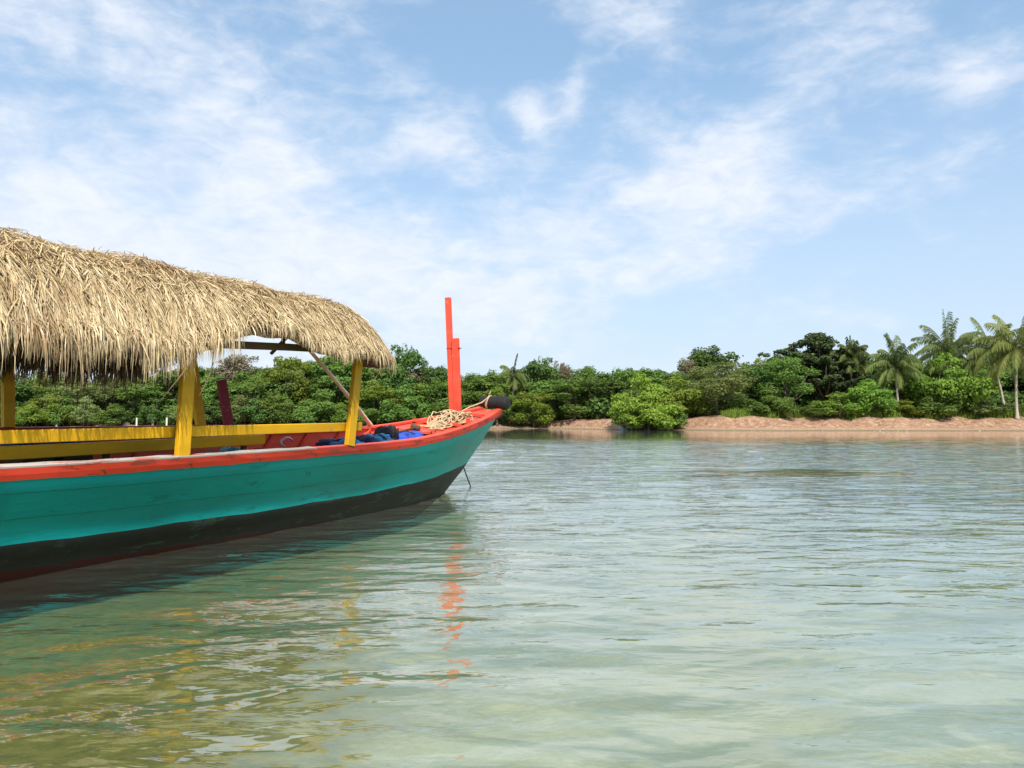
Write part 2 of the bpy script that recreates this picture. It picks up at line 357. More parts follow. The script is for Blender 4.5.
def hull_pt(u, f):
    """u: distance behind the stem at this level, f: height fraction (0 waterline, 1 sheer)"""
    if f >= 0:
        s0 = -1.6*(f**1.02); s = u+s0*max(0, 1-u/9.0); z = f*float(zg(s))
        b = float(bw_(u))*(1-f**.85)+float(bg_(u))*f**.85
        b += .05*math.sin(PI*f)*min(1, u/2)
        if u < .3: b = b*(1-f*.0)
    else:
        s0 = .9*(-f); s = u+s0*max(0, 1-u/9.0); z = .38*f
        b = float(bw_(u))*(1-(-f)**2.2*.75)
    return s, b, z
us = list(np.concatenate([np.linspace(0, 2, 16), np.linspace(2.25, 15.2, 50)]))
rows = []      # (f function of s, material)
def paint_f(s): return .006*math.sin(s*3.1)+.004*math.sin(s*8.3+1)+float(np.interp(s, [-.5, 0, 1.9, 3.9, 6, 9, 14], [.40, .385, .37, .345, .35, .38, .4]))
def row_f(kind, s):
    p = paint_f(s)
    return {'k': -1, 'k2': -.5, 'w0': 0, 'r': float(np.interp(s, [0, 3, 9], [.02, .05, .17])), 'm': p*.62, 'p': p, 't1': p+(1-p)*.33, 't2': p+(1-p)*.66, 't3': .955}[kind]
order = ['k', 'k2', 'w0', 'r', 'm', 'p', 't1', 't2', 't3']
matid = [2, 2, 2, 1, 1, 0, 0, 0]
hv = []; hf = []; hm = []
def hull_rows(sign):
    base = len(hv); grid_ = []
    for ri, rk in enumerate(order):
        lap = rk in ('t1', 't2', 'm')
        for dup in ((0, 1) if lap else (0,)):
            line = []
            for u in us:
                s1, _, _ = hull_pt(u, .4); f = row_f(rk, s1)
                if dup: f += .0045
                s, b, z = hull_pt(u, f)
                if dup: b += .010
                line.append((s, sign*b, z))
            grid_.append((line, 1 if (lap and dup == 0) else matid[min(ri, 7)]))
    n = len(us)
    for line, _ in grid_: hv.extend(line)
    for r in range(len(grid_)-1):
        for k in range(n-1):
            a = base+r*n+k; q4 = (a, a+n, a+n+1, a+1)
            hf.append(q4 if sign < 0 else q4[::-1]); hm.append(grid_[r][1])
    return base, len(grid_), n
b1, nr, n = hull_rows(1); b2, _, _ = hull_rows(-1)
for r in range(nr-1):
    hf.append((b1+r*n, b1+(r+1)*n, b2+(r+1)*n, b2+r*n)); hm.append(hm[r*(n-1)])
    e = n-1; hf.append((b1+r*n+e, b2+r*n+e, b2+(r+1)*n+e, b1+(r+1)*n+e)); hm.append(hm[r*(n-1)])
for k in range(n-1): hf.append((b1+k, b1+k+1, b2+k+1, b2+k)); hm.append(2)
mesh_obj('hull', hv, hf, parent=boat, smooth=True, mats=[M_teal, M_black, M_keelred], fm=hm)
# rubbing strake (outside, orange red) : a solid strip just outboard of the sheer
def strip(name, mat, prof, u0, u1, sides=(1, -1), nseg=60):
    """prof(s_u) -> list of (db, dz) section corners relative to the sheer line, extruded along the sheer"""
    mb = MB(); uu = np.linspace(u0, u1, nseg)
    for sg in sides:
        vs = []; 
        for u in uu:
            s, b, z = hull_pt(u, 1.0)
            for db, dz in prof(u): vs.append((s, sg*(b+db), z+dz))
        k = len(prof(0)); fs = []
        for i_ in range(nseg-1):
            for j in range(k):
                j2 = (j+1) % k; fs.append((i_*k+j, i_*k+j2, (i_+1)*k+j2, (i_+1)*k+j))
        fs.append(tuple(range(k))); fs.append(tuple((nseg-1)*k+j for j in range(k)))
        mb.add(vs, fs)
    return mb.build(name, mat, boat)
wv = lambda u: .004*math.sin(u*5.3)+.003*math.sin(u*13)
strip('rubbing_strake', M_rub, lambda u: [(-.03, -.115+wv(u)), (.028+wv(u), -.11+wv(u)), (.034+wv(u), -.06), (.030, -.006), (-.03, -.006)], 0, 15.1)
strip('gunwale_cap', M_red, lambda u: [(-.085, -.022), (.024, -.004), (.024, .010), (-.085, .012)], 0, 5.4)
strip('gunwale_cap', M_grey, lambda u: [(-.125, -.022), (.024, -.004), (.026, .011), (-.125, .014+wv(u))], 5.42, 15.1)
# planked inside of the topsides
def inner(sign):
    mb = MB(); uu = np.linspace(.02, 15.0, 70); vs = []
    fl = [1.0, .85, .70, .55, .36]
    for u in uu:
        for f in fl:
            s, b, z = hull_pt(u, f); vs.append((s, sign*max(.01, b-.05), z-.012))
    fs = []
    k = len(fl)
    for i_ in range(len(uu)-1):
        for j in range(k-1): fs.append((i_*k+j, i_*k+j+1, (i_+1)*k+j+1, (i_+1)*k+j))
    mb.add(vs, fs); return mb
mbi = inner(1); m2 = inner(-1); mbi.add(m2.v, m2.f); mbi.build('inner_planking', painted('sunlit inside paint', (.90, .13, .07), worn=(.6, .2, .12), wear=.3, rough=.6), boat)  # red lightened in the colour to make up for sunlight missing inside
# ribs
for u in np.arange(2.6, 14, .62):
    for sg in (1, -1):
        mb = MB(); pr = []
        for f in (.97, .8, .6, .4):
            s, b, z = hull_pt(u, f); pr.append((s, sg*(b-.065), z))
        for p_, q_ in zip(pr[:-1], pr[1:]): mb.bar(p_, q_, .05, .045, up=(0, 1, 0))
        mb.build('rib', M_red, boat)
# floor boards and raised foredeck
def deck(name, mat, u0, u1, zfun, inset, nseg=20, thick=.03, gap=None):
    vs = []; fs = []
    uu = np.linspace(u0, u1, nseg)
    for u in uu:
        s, b, z = hull_pt(u, 1.0); zz_ = zfun(s, z); f = max(.3, zz_/z)
        s2, b2_, z2 = hull_pt(u, f)
        bb = max(.02, b2_-inset)
        for t in (-1, -.5, 0, .5, 1): vs.append((s, t*bb, zz_+.012*(1-t*t)))
        for t in (-1, 1): vs.append((s, t*bb, zz_-thick))
    for i_ in range(nseg-1):
        a = i_*7; b_ = a+7
        for j in range(4): fs.append((a+j, a+j+1, b_+j+1, b_+j))
        fs.append((a+5, b_+5, b_+6, a+6))
    for a in (0, (nseg-1)*7): fs.append((a, a+1, a+2, a+3, a+4, a+6, a+5))
    return mesh_obj(name, vs, fs, mat, boat)
deck('foredeck', M_red, .03, 2.35, lambda s, z: z-.035, .03)
deck('floor', M_red, 2.3, 5.2, lambda s, z: .86, .06)
deck('floor', M_brown, 5.22, 15.0, lambda s, z: .60, .06, 30)
# foredeck trim: hatch coaming, breasthook, bow knee block
mb = MB(); mb.bar((-.78, -.30, 1.50), (-.78, .30, 1.50), .10, .05).build('breasthook', M_red, boat)
hc = MB(); hc.bar((-.02, -.46, 1.385), (-.02, .46, 1.385), .05, .06).bar((.42, -.52, 1.335), (.42, .52, 1.335), .05, .06); hc.build('hatch_coaming', M_red, boat)
MB().bar((.03, -.20, 1.366), (.38, -.20, 1.33), .34, .02).build('hatch', simple('dark hatch', (.05, .02, .015)), boat)
MB().bar((.03, .22, 1.372), (.38, .22, 1.335), .36, .02).build('hatch_cover', simple('orange board', (.85, .20, .05), .5, .15), boat)
# bow post: tall thin board beside a wider shorter board with a cap seam
def ub(s, t, z): return LB(s, t, z)
p0 = ub(-.20, -.06, 1.30); 
for (nm, t0, w_, zt, lean) in (('tall_board', .05, .098, 3.72, -.085), ('short_board', .163, .125, 2.93, -.03)):
    b0 = ub(-.14, t0, 1.30); b1_ = ub(-.14+.06, t0+lean, zt)
    MB().bar(b0, b1_, .09, w_, up=LB(0, 1, 0)-LB(0, 0, 0), ch=.06).build(nm, M_red, boat)
MB().bar(ub(-.11, -.05, 2.745), ub(-.11, .215, 2.745), .115, .018).build('cleat', M_rub, boat)
# nail heads and bolts along the rubbing strake and stem knees
for k_, u_ in enumerate(np.arange(1.2, 11, .85)):
    s_, b_, z_ = hull_pt(u_, 1.0)
    MB().tube([(s_, b_+.024, z_-.06), (s_, b_+.045, z_-.06)], [.014, .010], 7).build('bolt', M_brown, boat)
# yellow posts
def post(s, t, z0, ds, dt, z1, w_=.16, d_=.07, mat=None, name='post'):
    A_ = ub(s, t, z0); B_ = ub(s+ds, t+dt, z1)
    return MB().bar(A_, B_, d_, w_, up=LB(1, 0, 0)-LB(0, 0, 0), ch=.08).build(name, mat or M_yel, boat)
post(6.85, .985, .99, -.10, -.02, 2.55, .155)
post(4.06, .95, 1.035, -.28, -.04, 2.62, .15)
post(9.9, .98, .99, .0, .0, 2.55, .18)
post(7.47, -1.0, 1.05, .05, .0, 2.6, .12)
post(4.85, -.97, 1.05, .30, .0, 2.6, .14)
post(10.2, -1.0, 1.05, .0, .0, 2.6, .12)
post(4.36, -.93, 1.00, .21, -.02, 1.96, .155, .05, M_maroon, 'mooring_board')
def rail(name, pts, w_, h_, mat=M_yel):
    mb = MB()
    for a_, b_ in zip(pts[:-1], pts[1:]): mb.bar(ub(*a_), ub(*b_), w_, h_, seg=1)
    return mb.build(name, mat, boat)
rail('rail', [(3.70, .86, 1.295), (8.72, .90, 1.245), (11.5, .9, 1.25)], .045, .115)
rail('rail', [(4.6, -.93, 1.29), (10.5, -.98, 1.285)], .05, .045, M_rub)
rail('bench_plank', [(5.0, .30, 1.135), (8.2, .42, 1.09), (11.3, .42, 1.08)], .06, .125)
rail('bench_seat', [(5.3, .16, 1.14), (11.2, .26, 1.08)], .26, .03, M_brown)
for s_ in (5.3, 7.2, 9.1): rail('bench_leg', [(s_, .24, .60), (s_, .26, 1.07)], .06, .06, M_brown)
# roof frame
rail('roof_beam', [(3.4, .90, 2.37), (5.3, .93, 2.29), (6.6, .95, 2.22), (10.8, .95, 2.2)], .05, .09, M_brown)
rail('roof_beam', [(4.6, -.95, 2.58), (10.8, -.96, 2.5)], .05, .09, M_brown)
rail('ridge_beam', [(2.7, .0, 2.86), (10.9, 0, 2.92)], .07, .07, M_brown)
for s_ in (3.6, 4.9, 6.7, 8.3, 9.8):
    mb = MB(); pr = [ub(s_, t, 2.36+.52*(1-abs(t)**1.8)) for t in (.98, .6, .25, 0, -.25, -.6, -.95)]
    mb.tube(pr, .028, 6).build('rafter', M_brown, boat)
rail('roof_strut', [(5.33, .93, 2.29), (5.30, .90, 2.62)], .04, .04, M_brown)
# ------------------------------------------------------------------ thatch
S_A, S_B = 3.84, 10.2      # straight part; rounded ends beyond
def wob(s, t): return .02*np.sin(s*2.1+.4)+.025*np.sin(s*4.7+t*2)+.02*np.sin(s*9+t*7)
def rho(s, t):
    e = np.maximum(0, (S_A-s)/1.0)+np.maximum(0, (s-S_B)/1.0)
    return np.sqrt((t/1.12)**2+e**2)
def roof_z(s, t):
    r = rho(s, t)
    zc = np.interp(s, [1.7, 2.9, 3.8, 4.8, 6, 8, 11], [2.95, 3.0, 3.05, 3.09, 3.08, 3.12, 3.10])
    drop = np.where(t < 0, np.interp(s, [4.2, 5.6], [.30, .80]), np.interp(s, [3, 5, 5.6, 6.1, 6.6, 7], [.64, .66, .50, .50, .72, .86]))
    return zc-drop*r**2.5+wob(s, t)*(1-.4*np.clip(r, 0, 1))
# shell
ss = np.linspace(S_A-1, S_B+1, 90); tt = np.linspace(-1, 1, 25)
sv = []; 
for layer, dz in ((0, -.03), (1, -.15)):
    for s_ in ss:
        e = max(0, S_A-s_)+max(0, s_-S_B); wm = 1.10*math.sqrt(max(0.0008, 1-min(1, e)**2))
        for t_ in tt: sv.append((s_, t_*wm, float(roof_z(np.float64(s_), np.float64(t_*wm)))+dz))
ns, nt_ = len(ss), len(tt); sf = []
for L_ in (0, 1):
    for i_ in range(ns-1):
        for j in range(nt_-1):
            a = L_*ns*nt_+i_*nt_+j; q4 = (a, a+nt_, a+nt_+1, a+1); sf.append(q4 if L_ else q4[::-1])
o_ = ns*nt_
for i_ in range(ns-1):
    for j in (0, nt_-1):
        a = i_*nt_+j; sf.append((a, a+nt_, a+nt_+o_, a+o_))
for j in range(nt_-1):
    for i_ in (0, ns-1):
        a = i_*nt_+j; sf.append((a, a+1, a+1+o_, a+o_))
def straw(name, dark=1.):
    m, nt, out = nodes(name)
    at = N(nt, 'ShaderNodeAttribute', attribute_name='rnd'); g = N(nt, 'ShaderNodeTexCoord')
    n = noise_(nt, g.outputs['Object'], 3.5, 4, .6)
    f = math_(nt, 'ADD', math_(nt, 'MULTIPLY', at.outputs['Fac'], .62), math_(nt, 'MULTIPLY', n, .38))
    c = ramp(nt, f, [(.14, (.17, .10, .05)), (.34, (.43, .30, .15)), (.6, (.68, .52, .29)), (.85, (.84, .70, .46))])
    old = noise_(nt, g.outputs['Object'], 1.3, 5, .65)
    c = mixc(nt, c, (.62, .52, .44), maprange(nt, old, .50, .68, 0, .75), 'MULTIPLY')
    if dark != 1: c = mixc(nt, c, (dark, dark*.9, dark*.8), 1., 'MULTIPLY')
    d = N(nt, 'ShaderNodeBsdfDiffuse'); t = N(nt, 'ShaderNodeBsdfTranslucent'); nt.links.new(c, d.inputs[0]); nt.links.new(c, t.inputs[0])
    gl = N(nt, 'ShaderNodeBsdfGlossy', Roughness=.4)
    mx = N(nt, 'ShaderNodeMixShader', Fac=.16); nt.links.new(d.outputs[0], mx.inputs[1]); nt.links.new(t.outputs[0], mx.inputs[2])
    m2 = N(nt, 'ShaderNodeMixShader', Fac=.04); nt.links.new(mx.outputs[0], m2.inputs[1]); nt.links.new(gl.outputs[0], m2.inputs[2])
    nt.links.new(m2.outputs[0], out.inputs[0]); return m
M_straw = straw('straw'); M_mat = simple('packed thatch', (.20, .13, .06), .95, .45, 14, .8)
roof = mesh_obj('thatch_roof', sv, sf, M_mat, boat, smooth=True)
def ribbons(P, Wd, side):
    """P: (n,k,3) polylines, Wd: (n,) widths, side: (n,3) ribbon side vectors. returns verts, faces"""
    n_, k, _ = P.shape
    tap = np.concatenate([np.linspace(.8, 1, k//2), np.linspace(1, .18, k-k//2)])
    off = side[:, None, :]*(Wd[:, None]*.5)[:, :, None]*tap[None, :, None]
    V = np.stack([P-off, P+off], 2).reshape(-1, 3)      # order n,k,2
    b = (np.arange(n_)*k*2)[:, None]+np.arange(k-1)[None, :]*2
    b = b.ravel(); Fq = np.stack([b, b+1, b+3, b+2], 1)
    return V, Fq
def attr(o, vals, per):
    a = o.data.attributes.new('rnd', 'FLOAT', 'POINT'); a.data.foreach_set('value', np.repeat(vals, per).astype(np.float32))
def strands(n, rlo, rhi, lmin, lmax, yaw, k=6, wlo=.008, whi=.02, lift=.06, fringe=False, s_lo=S_A-.98, s_hi=S_B+.9):
    s_ = rng.uniform(s_lo, s_hi, n*3); t_ = rng.uniform(-1.12, 1.12, n*3)
    r_ = rho(s_, t_); ok = (r_ >= rlo) & (r_ <= rhi); s_, t_ = s_[ok][:n], t_[ok][:n]; n = len(s_)
    s_ = s_+.032*np.sin(s_*52+3*np.sin(t_*4))+.02*np.sin(s_*23)      # strands gather into tufts
    # outward plan direction
    gs = np.where(s_ < S_A, (s_-S_A)/1.0, np.where(s_ > S_B, (s_-S_B)/1.0, 0)); gt = t_/1.12**2
    gt = np.where(np.abs(gt) < .05, np.sign(gt+1e-9)*.05, gt); nn = np.hypot(gs, gt); gs /= nn; gt /= nn
    ya = rng.normal(0, yaw, n); ds = gs*np.cos(ya)-gt*np.sin(ya); dt = gs*np.sin(ya)+gt*np.cos(ya)
    Ln = rng.uniform(lmin, lmax, n)
    if fringe:
        port = t_ < 0
        fl_ = np.where(port, np.interp(s_, [3.0, 4.6, 5.8, 6.6], [.24, .14, .6, .8]),
                       np.interp(s_, [2, 3.2, 4.2, 5.4, 5.75, 6.15, 6.5, 7, 9], [.36, .40, .36, .36, .16, .18, .56, .66, .66]))
        gap = (~port) & (s_ > 5.68) & (s_ < 6.12) & (rng.random(n) < .75)
        Ln = Ln*.57*fl_*np.where(gap, .35, 1)*(1+.18*np.sin(s_*7)+.12*np.sin(s_*17))
    p = np.stack([s_, t_, roof_z(s_, t_)+rng.uniform(-.01, lift, n)+.018*np.sin(s_*26+2*np.sin(t_*7))*np.sin(t_*21+s_*3)], 1)
    d = np.stack([ds, dt, np.zeros(n)], 1); pts = [p.copy()]
    seg = Ln/(k-1); off = p[:, 2]-roof_z(s_, t_); rise = rng.normal(.02, .03, n)
    grav = rng.uniform(.7, 1.8, n)
    d[:, 2] = -.35
    for j in range(k-1):
        q = p+d*seg[:, None]
        inside = rho(q[:, 0], q[:, 1]) < 1.02
        zs = roof_z(q[:, 0], q[:, 1])+off+rise*(j+1)/k
        q[:, 2] = np.where(inside, np.maximum(zs, q[:, 2]-9), q[:, 2])
        dn = q-p; dn /= np.linalg.norm(dn, axis=1)[:, None]
        g_ = np.where(inside, 0, grav)
        dn[:, 2] -= g_; dn += rng.normal(0, .085, dn.shape)
        dn /= np.linalg.norm(dn, axis=1)[:, None]
        d = dn; p = q; pts.append(p.copy())
    P_ = np.stack(pts, 1)
    side = np.stack([-dt, ds, rng.normal(0, .35, n)], 1)+rng.normal(0, .25, (n, 3)); side /= np.linalg.norm(side, axis=1)[:, None]
    V, Fq = ribbons(P_, rng.uniform(wlo, whi, n), side)
    return V, Fq, rng.beta(3.4, 2.6, n), k*2
def build_strands(name, sets, mat, parent):
    Vs = []; Fs = []; at = []; o0 = 0
    for V, Fq, r_, per in sets: Vs.append(V); Fs.append(Fq+o0); o0 += len(V); at.append(np.repeat(r_, per))
    o = mesh_obj(name, np.concatenate(Vs), np.concatenate(Fs), mat, parent)
    attr(o, np.concatenate(at), 1); return o
build_strands('thatch_cover', [strands(27000, 0, .72, .05, .17, 1.2, 3, .005, .013, .05, s_hi=9.4),
                               strands(18000, .3, .97, .12, .30, .45, 4, .005, .012, .05, s_hi=9.4)], M_straw, roof)
build_strands('thatch_fringe', [strands(14500, .64, 1.0, .45, 1.25, .28, 6, .005, .013, .05, True),
                                strands(3200, .90, 1.03, .5, 1.45, .5, 6, .005, .012, .03, True)], M_straw, roof)
# thick inner layer inside the eaves, straw darkened to paint in the roof's shade
def inner_fringe(n, lo, hi, t0, sg, Lm):
    s_ = rng.uniform(lo, hi, n); t_ = sg*rng.uniform(t0, 1.05, n); k = 5; z0 = roof_z(s_, t_)-.12; Ln = rng.uniform(.5, 1.05, n)*Lm*np.interp(s_, [lo, lo+.7, hi], [.3, 1, 1])
    f = np.linspace(0, 1, k)[None, :]; P_ = np.stack([s_[:, None]+rng.normal(0, .10, n)[:, None]*f, t_[:, None]+sg*(.05+rng.normal(0, .07, n))[:, None]*f, z0[:, None]-Ln[:, None]*f], -1)
    a = rng.uniform(0, PI, n); V, Fq = ribbons(P_, rng.uniform(.012, .035, n), np.stack([np.cos(a), np.sin(a), 0*a], 1)); return V, Fq, rng.uniform(0, .45, n), k*2
build_strands('thatch_lining', [inner_fringe(9500, 5.3, 10.6, .80, -1, .68), inner_fringe(4200, 6.4, 10.6, .72, 1, .26), inner_fringe(700, 3.6, 5.0, .75, 1, .12)], straw('shaded straw', .55), roof)
# a few long loose straws hanging off the fringe
for (s_, t_, z_, ds_, dt_, dz_) in ((6.9, 1.15, 2.2, .55, .15, -.50), (3.55, 1.0, 2.3, .35, .1, -.30), (6.7, 1.15, 2.1, .25, .1, -.35)):
    MB().tube([(s_, t_, z_), (s_+ds_*.5, t_+dt_, z_+dz_*.4), (s_+ds_, t_+dt_*1.2, z_+dz_)], [.007, .006, .003], 4).build('loose_straw', M_straw, roof)
# grey curved handle beside the bench end
mb = MB(); mb.tube([ub(4.25, .05, .95)]+[ub(4.30+.13*math.cos(a), .05, 1.04+.10*math.sin(a)) for a in np.linspace(0.2, PI-.5, 8)], .016, 8)
mb.build('grab_handle', simple('galvanised steel', (.45, .45, .47), .35, .15, 30, .1, .8), boat, True)
# ------------------------------------------------------------------ things aboard
def crumple(name, c, size, seed, mat, rz=0., amp=.35, straps=None, label='', cat='', tilt=0.):
    e = empty(name, c, rz); tag(e, label, cat)
    n1_, n2_ = 40, 22; vs = []; fs = []
    for i_ in range(n2_+1):
        ph_ = PI*i_/n2_
        for j in range(n1_):
            a = 2*PI*j/n1_
            def se(v, p_): return math.copysign(abs(v)**p_, v)
            d = Vector((se(math.cos(a), .6)*se(math.sin(ph_), .6), se(math.sin(a), .6)*se(math.sin(ph_), .6), se(math.cos(ph_), .7)))
            k = 1+amp*noise.fractal(d*1.6+Vector((seed*3.1, 0, 0)), .8, 2.2, 4)+amp*.5*abs(noise.noise(d*5+Vector((seed, 7, 0))))
            v = Vector((d.x*size[0], d.y*size[1], d.z*size[2]))*k
            v.z += tilt*v.x; v.z = max(v.z, -size[2]*.9); vs.append(v+Vector((0, 0, size[2]*.9)))
    for i_ in range(n2_):
        for j in range(n1_):
            j2 = (j+1) % n1_; fs.append((i_*n1_+j, (i_+1)*n1_+j, (i_+1)*n1_+j2, i_*n1_+j2))
    mesh_obj('body', vs, fs, mat, e, True)
    if straps:
        for sx_ in straps[1]:
            mb = MB(); pr = []
            for a in np.linspace(.15, PI-.15, 9):
                pr.append((sx_*size[0], math.cos(a)*size[1]*1.1, size[2]*.9+math.sin(a)*size[2]*1.12))
            for p_, q_ in zip(pr[:-1], pr[1:]): mb.bar(p_, q_, .035, .012, up=(0, .01, 1))
            mb.build('strap', straps[0], e)
    return e
C_blue = simple('royal blue cloth', (.02, .07, .42), .8, .3, 9, .5); C_light = simple('light blue cloth', (.06, .30, .58), .8, .3, 9, .5)
C_navy = simple('navy cloth', (.012, .03, .10), .8, .4, 9, .5); C_blk = simple('black webbing', (.015, .015, .018), .75, .3, 20, .4)
ar = math.atan2(aft.y, aft.x)
ZF = .86
def wl(s, t, z=ZF+.02): 
    return MBOAT @ Vector((s, t, z))
crumple('life_jacket', wl(3.40, .38), (.16, .22, .13), 1, C_light, ar, .3, (C_blk, (-.5, .45)), 'light blue life jacket with black straps lying just ahead of the front yellow post', 'life jacket')
crumple('life_jacket', wl(3.15, -.15), (.13, .2, .10), 9, C_navy, ar, .3, (C_light, (0,)), 'dark navy life jacket with one pale strap on the far side of the pile', 'life jacket')
crumple('life_jacket', wl(3.0, .30), (.26, .26, .14), 2, C_navy, ar+.3, .4, (C_blk, (.3,)), 'navy life jacket in the middle of the pile between the light blue ones', 'life jacket')
crumple('life_jacket', wl(2.50, .22), (.17, .24, .15), 3, C_light, ar-.2, .35, (C_blk, (-.1,)), 'light blue life jacket leaning on the black bag', 'life jacket')
crumple('bag', wl(2.15, .18), (.14, .18, .20), 4, C_blk, ar, .4, None, 'black cloth bag rising to a peak between two blue life jackets', 'bag', -.25)
crumple('life_jacket', wl(1.72, .30), (.27, .24, .17), 5, C_blue, ar+.15, .3, (C_blk, (.35,)), 'royal blue life jacket nearest the bow rope', 'life jacket')
crumple('bag', wl(5.05, -.2, .62), (.16, .2, .2), 6, simple('teal plastic', (.08, .33, .42), .5, .2), ar, .25, None, 'small light blue bag under the front end of the yellow bench plank', 'bag')
crumple('bag', wl(4.75, .1, .62), (.15, .2, .2), 7, simple('red cloth', (.45, .02, .03), .7, .3), ar, .25, None, 'small red cloth bag beside the light blue bag under the bench end', 'bag')
# blue tarp on the floor along the near side
vs = []; fs = []; na, nb = 60, 14
for i_ in range(na):
    s_ = 5.9+i_*5.0/na
    for j in range(nb):
        t_ = .38+.50*j/(nb-1); z_ = .925+.035*math.sin(s_*5+t_*4)+.05*noise.noise(Vector((s_*2.3, t_*6, 0)))+.05*(j/(nb-1))**2
        v = MBOAT @ Vector((s_, t_, z_)); vs.append(v)
for i_ in range(na-1):
    for j in range(nb-1): a = i_*nb+j; fs.append((a, a+nb, a+nb+1, a+1))
loc = vs[0].copy(); o = mesh_obj('tarpaulin', [v-loc for v in vs], fs, simple('blue tarpaulin', (.03, .13, .40), .45, .3, 5, .4), None, True); o.location = loc
sm = o.modifiers.new('solid', 'SOLIDIFY'); sm.thickness = .01
tag(o, 'crumpled blue tarpaulin spread inside the boat along the near gunwale', 'tarpaulin')
# two navy seat cushions on the far side
for k, (s_, lb) in enumerate(((7.15, 'navy seat cushion under the rail, the one nearer the bow of the pair'), (7.58, 'navy seat cushion under the rail, the one nearer the left frame edge'))):
    e = empty('seat_cushion', wl(s_, -.45, .98), ar); tag(e, lb, 'cushion', 'navy cushions on the far side')
    MB().bar((-.18, 0, .10), (.18, 0, .10), .40, .13, ch=.25).build('cushion_pad', C_navy, e, True)
    MB().bar((-.17, 0, -.15), (.17, 0, -.15), .34, .34, ch=.03).build('box', M_brown, e)
# leaning bamboo pole
pt0 = WB(3.95, .0, 2.50); pt1 = WB(1.38, -.70, 1.26); mb = MB(); K_ = 26; pts = []; rr = []
for k in range(K_+1):
    f = k/K_; p_ = pt0.lerp(pt1, f); p_.z += .03*math.sin(PI*f); pts.append(p_); rr.append((.026+.009*f)*(1.18 if k % 5 == 0 else 1))
tag(mb.tube(pts, rr, 8).build('bamboo_pole', simple('bamboo', (.88, .74, .47), .5, .2, 8), None, True, loc=tuple(pt1)), 'long pale bamboo pole leaning from the thatch down to the far gunwale', 'pole')
# short brown wooden mallet-like stick
e = empty('wooden_mallet', wl(1.15, .05, 1.16), ar); tag(e, 'short brown wooden stick with a thick knob lying between the jackets and rope', 'mallet')
MB().tube([(.62, .05, .02), (.3, .02, .06), (0, 0, .09)], [.018, .021, .024], 8).build('handle', M_brown, e, True)
MB().tube([(.03, -.08, .13), (.02, -.05, .12), (0, .05, .08), (-.01, .08, .06)], [.035, .055, .055, .03], 10).build('head', M_brown, e, True)
MB().bar((.25, .28, .03), (.30, -.30, .03), .10, .05)
# rope heap on the foredeck
M_rope = simple('hemp rope', (.52, .37, .21), .85, .3, 60, .6)
def dz(s): return float(zg(s))-.02
mb = MB(); pts = []
cx, cy = .15, .12
for k in range(520):
    q3 = noise.noise_vector(Vector((k*.085, 3.3, 1.7)))+noise.noise_vector(Vector((k*.21, 9.3, 4.7)))*.45; a = k*.03
    s_ = cx+.36*math.sin(a*.7)+.62*q3.x; t_ = cy+.05*math.sin(a)+.50*q3.y
    h_ = .03+.24*max(0, 1-(abs(s_-cx)/.60))*min(1, abs(q3.z)*2.6+.1)
    s_ = max(-.45, min(.95, s_)); t_ = max(-.36, min(.50, t_))
    pts.append(MBOAT @ Vector((s_, t_, dz(s_)+h_)))
mb.tube(pts, .0135, 6)
for q_ in range(3):
    p2 = []; 
    for k in range(40):
        f = k/39; s_ = -.35+1.5*f+.08*math.sin(k*.5+q_); t_ = .15+.26*f+.06*math.sin(k*.6+q_*2); p2.append(MBOAT @ Vector((s_, t_, dz(s_)+.035+.02*math.sin(k*.7+q_)+.02*q_)))
    mb.tube(p2, .0165, 6)
lr = MBOAT @ Vector((cx, cy, dz(cx)))
tag(mb.build('rope', M_rope, None, True, loc=tuple(lr)), 'tangled heap of beige rope at the foot of the red bow post', 'rope')
# black cylindrical fender across the bow, lashed with rope
fc_ = WB(-1.66, .13, 1.74); e = empty('fender', fc_, math.atan2(stb.y, stb.x)-.0); tag(e, 'black rubber roll fender lashed across the bow tip', 'fender')
rr = []; pts = []
for k in range(45):
    x = -.32+.66*k/44; ed = min(1, (k+.3)/3.2, (44-k+.3)/6); r_ = .128*math.sqrt(max(0.02, 1-(1-ed)**2)); r_ += .005*(1 if k % 3 == 0 else 0)
    if x > .12: r_ *= 1.12
    pts.append((x, 0, -.06*x)); rr.append(r_)
MB().tube(pts, rr, 24).build('roll', simple('black rubber', (.006, .006, .007), .8, .3, 30, .4), e, True)
mb = MB()
for dx in (-.135, -.11): mb.tube([(dx+.03*math.sin(a), .142*math.cos(a), .142*math.sin(a)) for a in np.linspace(0, 2*PI, 17)], .011, 6)
mb.tube([(-.12, -.12, .08), (-.13, -.30, .0), (-.25, -.60, -.10), (-.30, -.95, -.22), (-.20, -1.2, -.27)], .014, 6)
mb.tube([(-.12, -.05, .14), (-.10, -.02, .20), (-.085, 0, .24)], .009, 5)
mb.build('lashing', M_rope, e, True)
# small mooring line from the stem to the water
a_ = Vector(WB(-.55, -.02, .62)); b_ = Vector((X_at(471.5, 16.4), 16.4, -.05)); mb = MB()
mb.tube([a_, a_.lerp(b_, .5)+Vector((0, 0, -.01)), b_], .014, 6)
tag(mb.build('mooring_line', simple('dark rope', (.05, .045, .035), .8), None, True, loc=tuple(b_)), 'thin dark mooring line slanting from the stem into the water', 'rope')
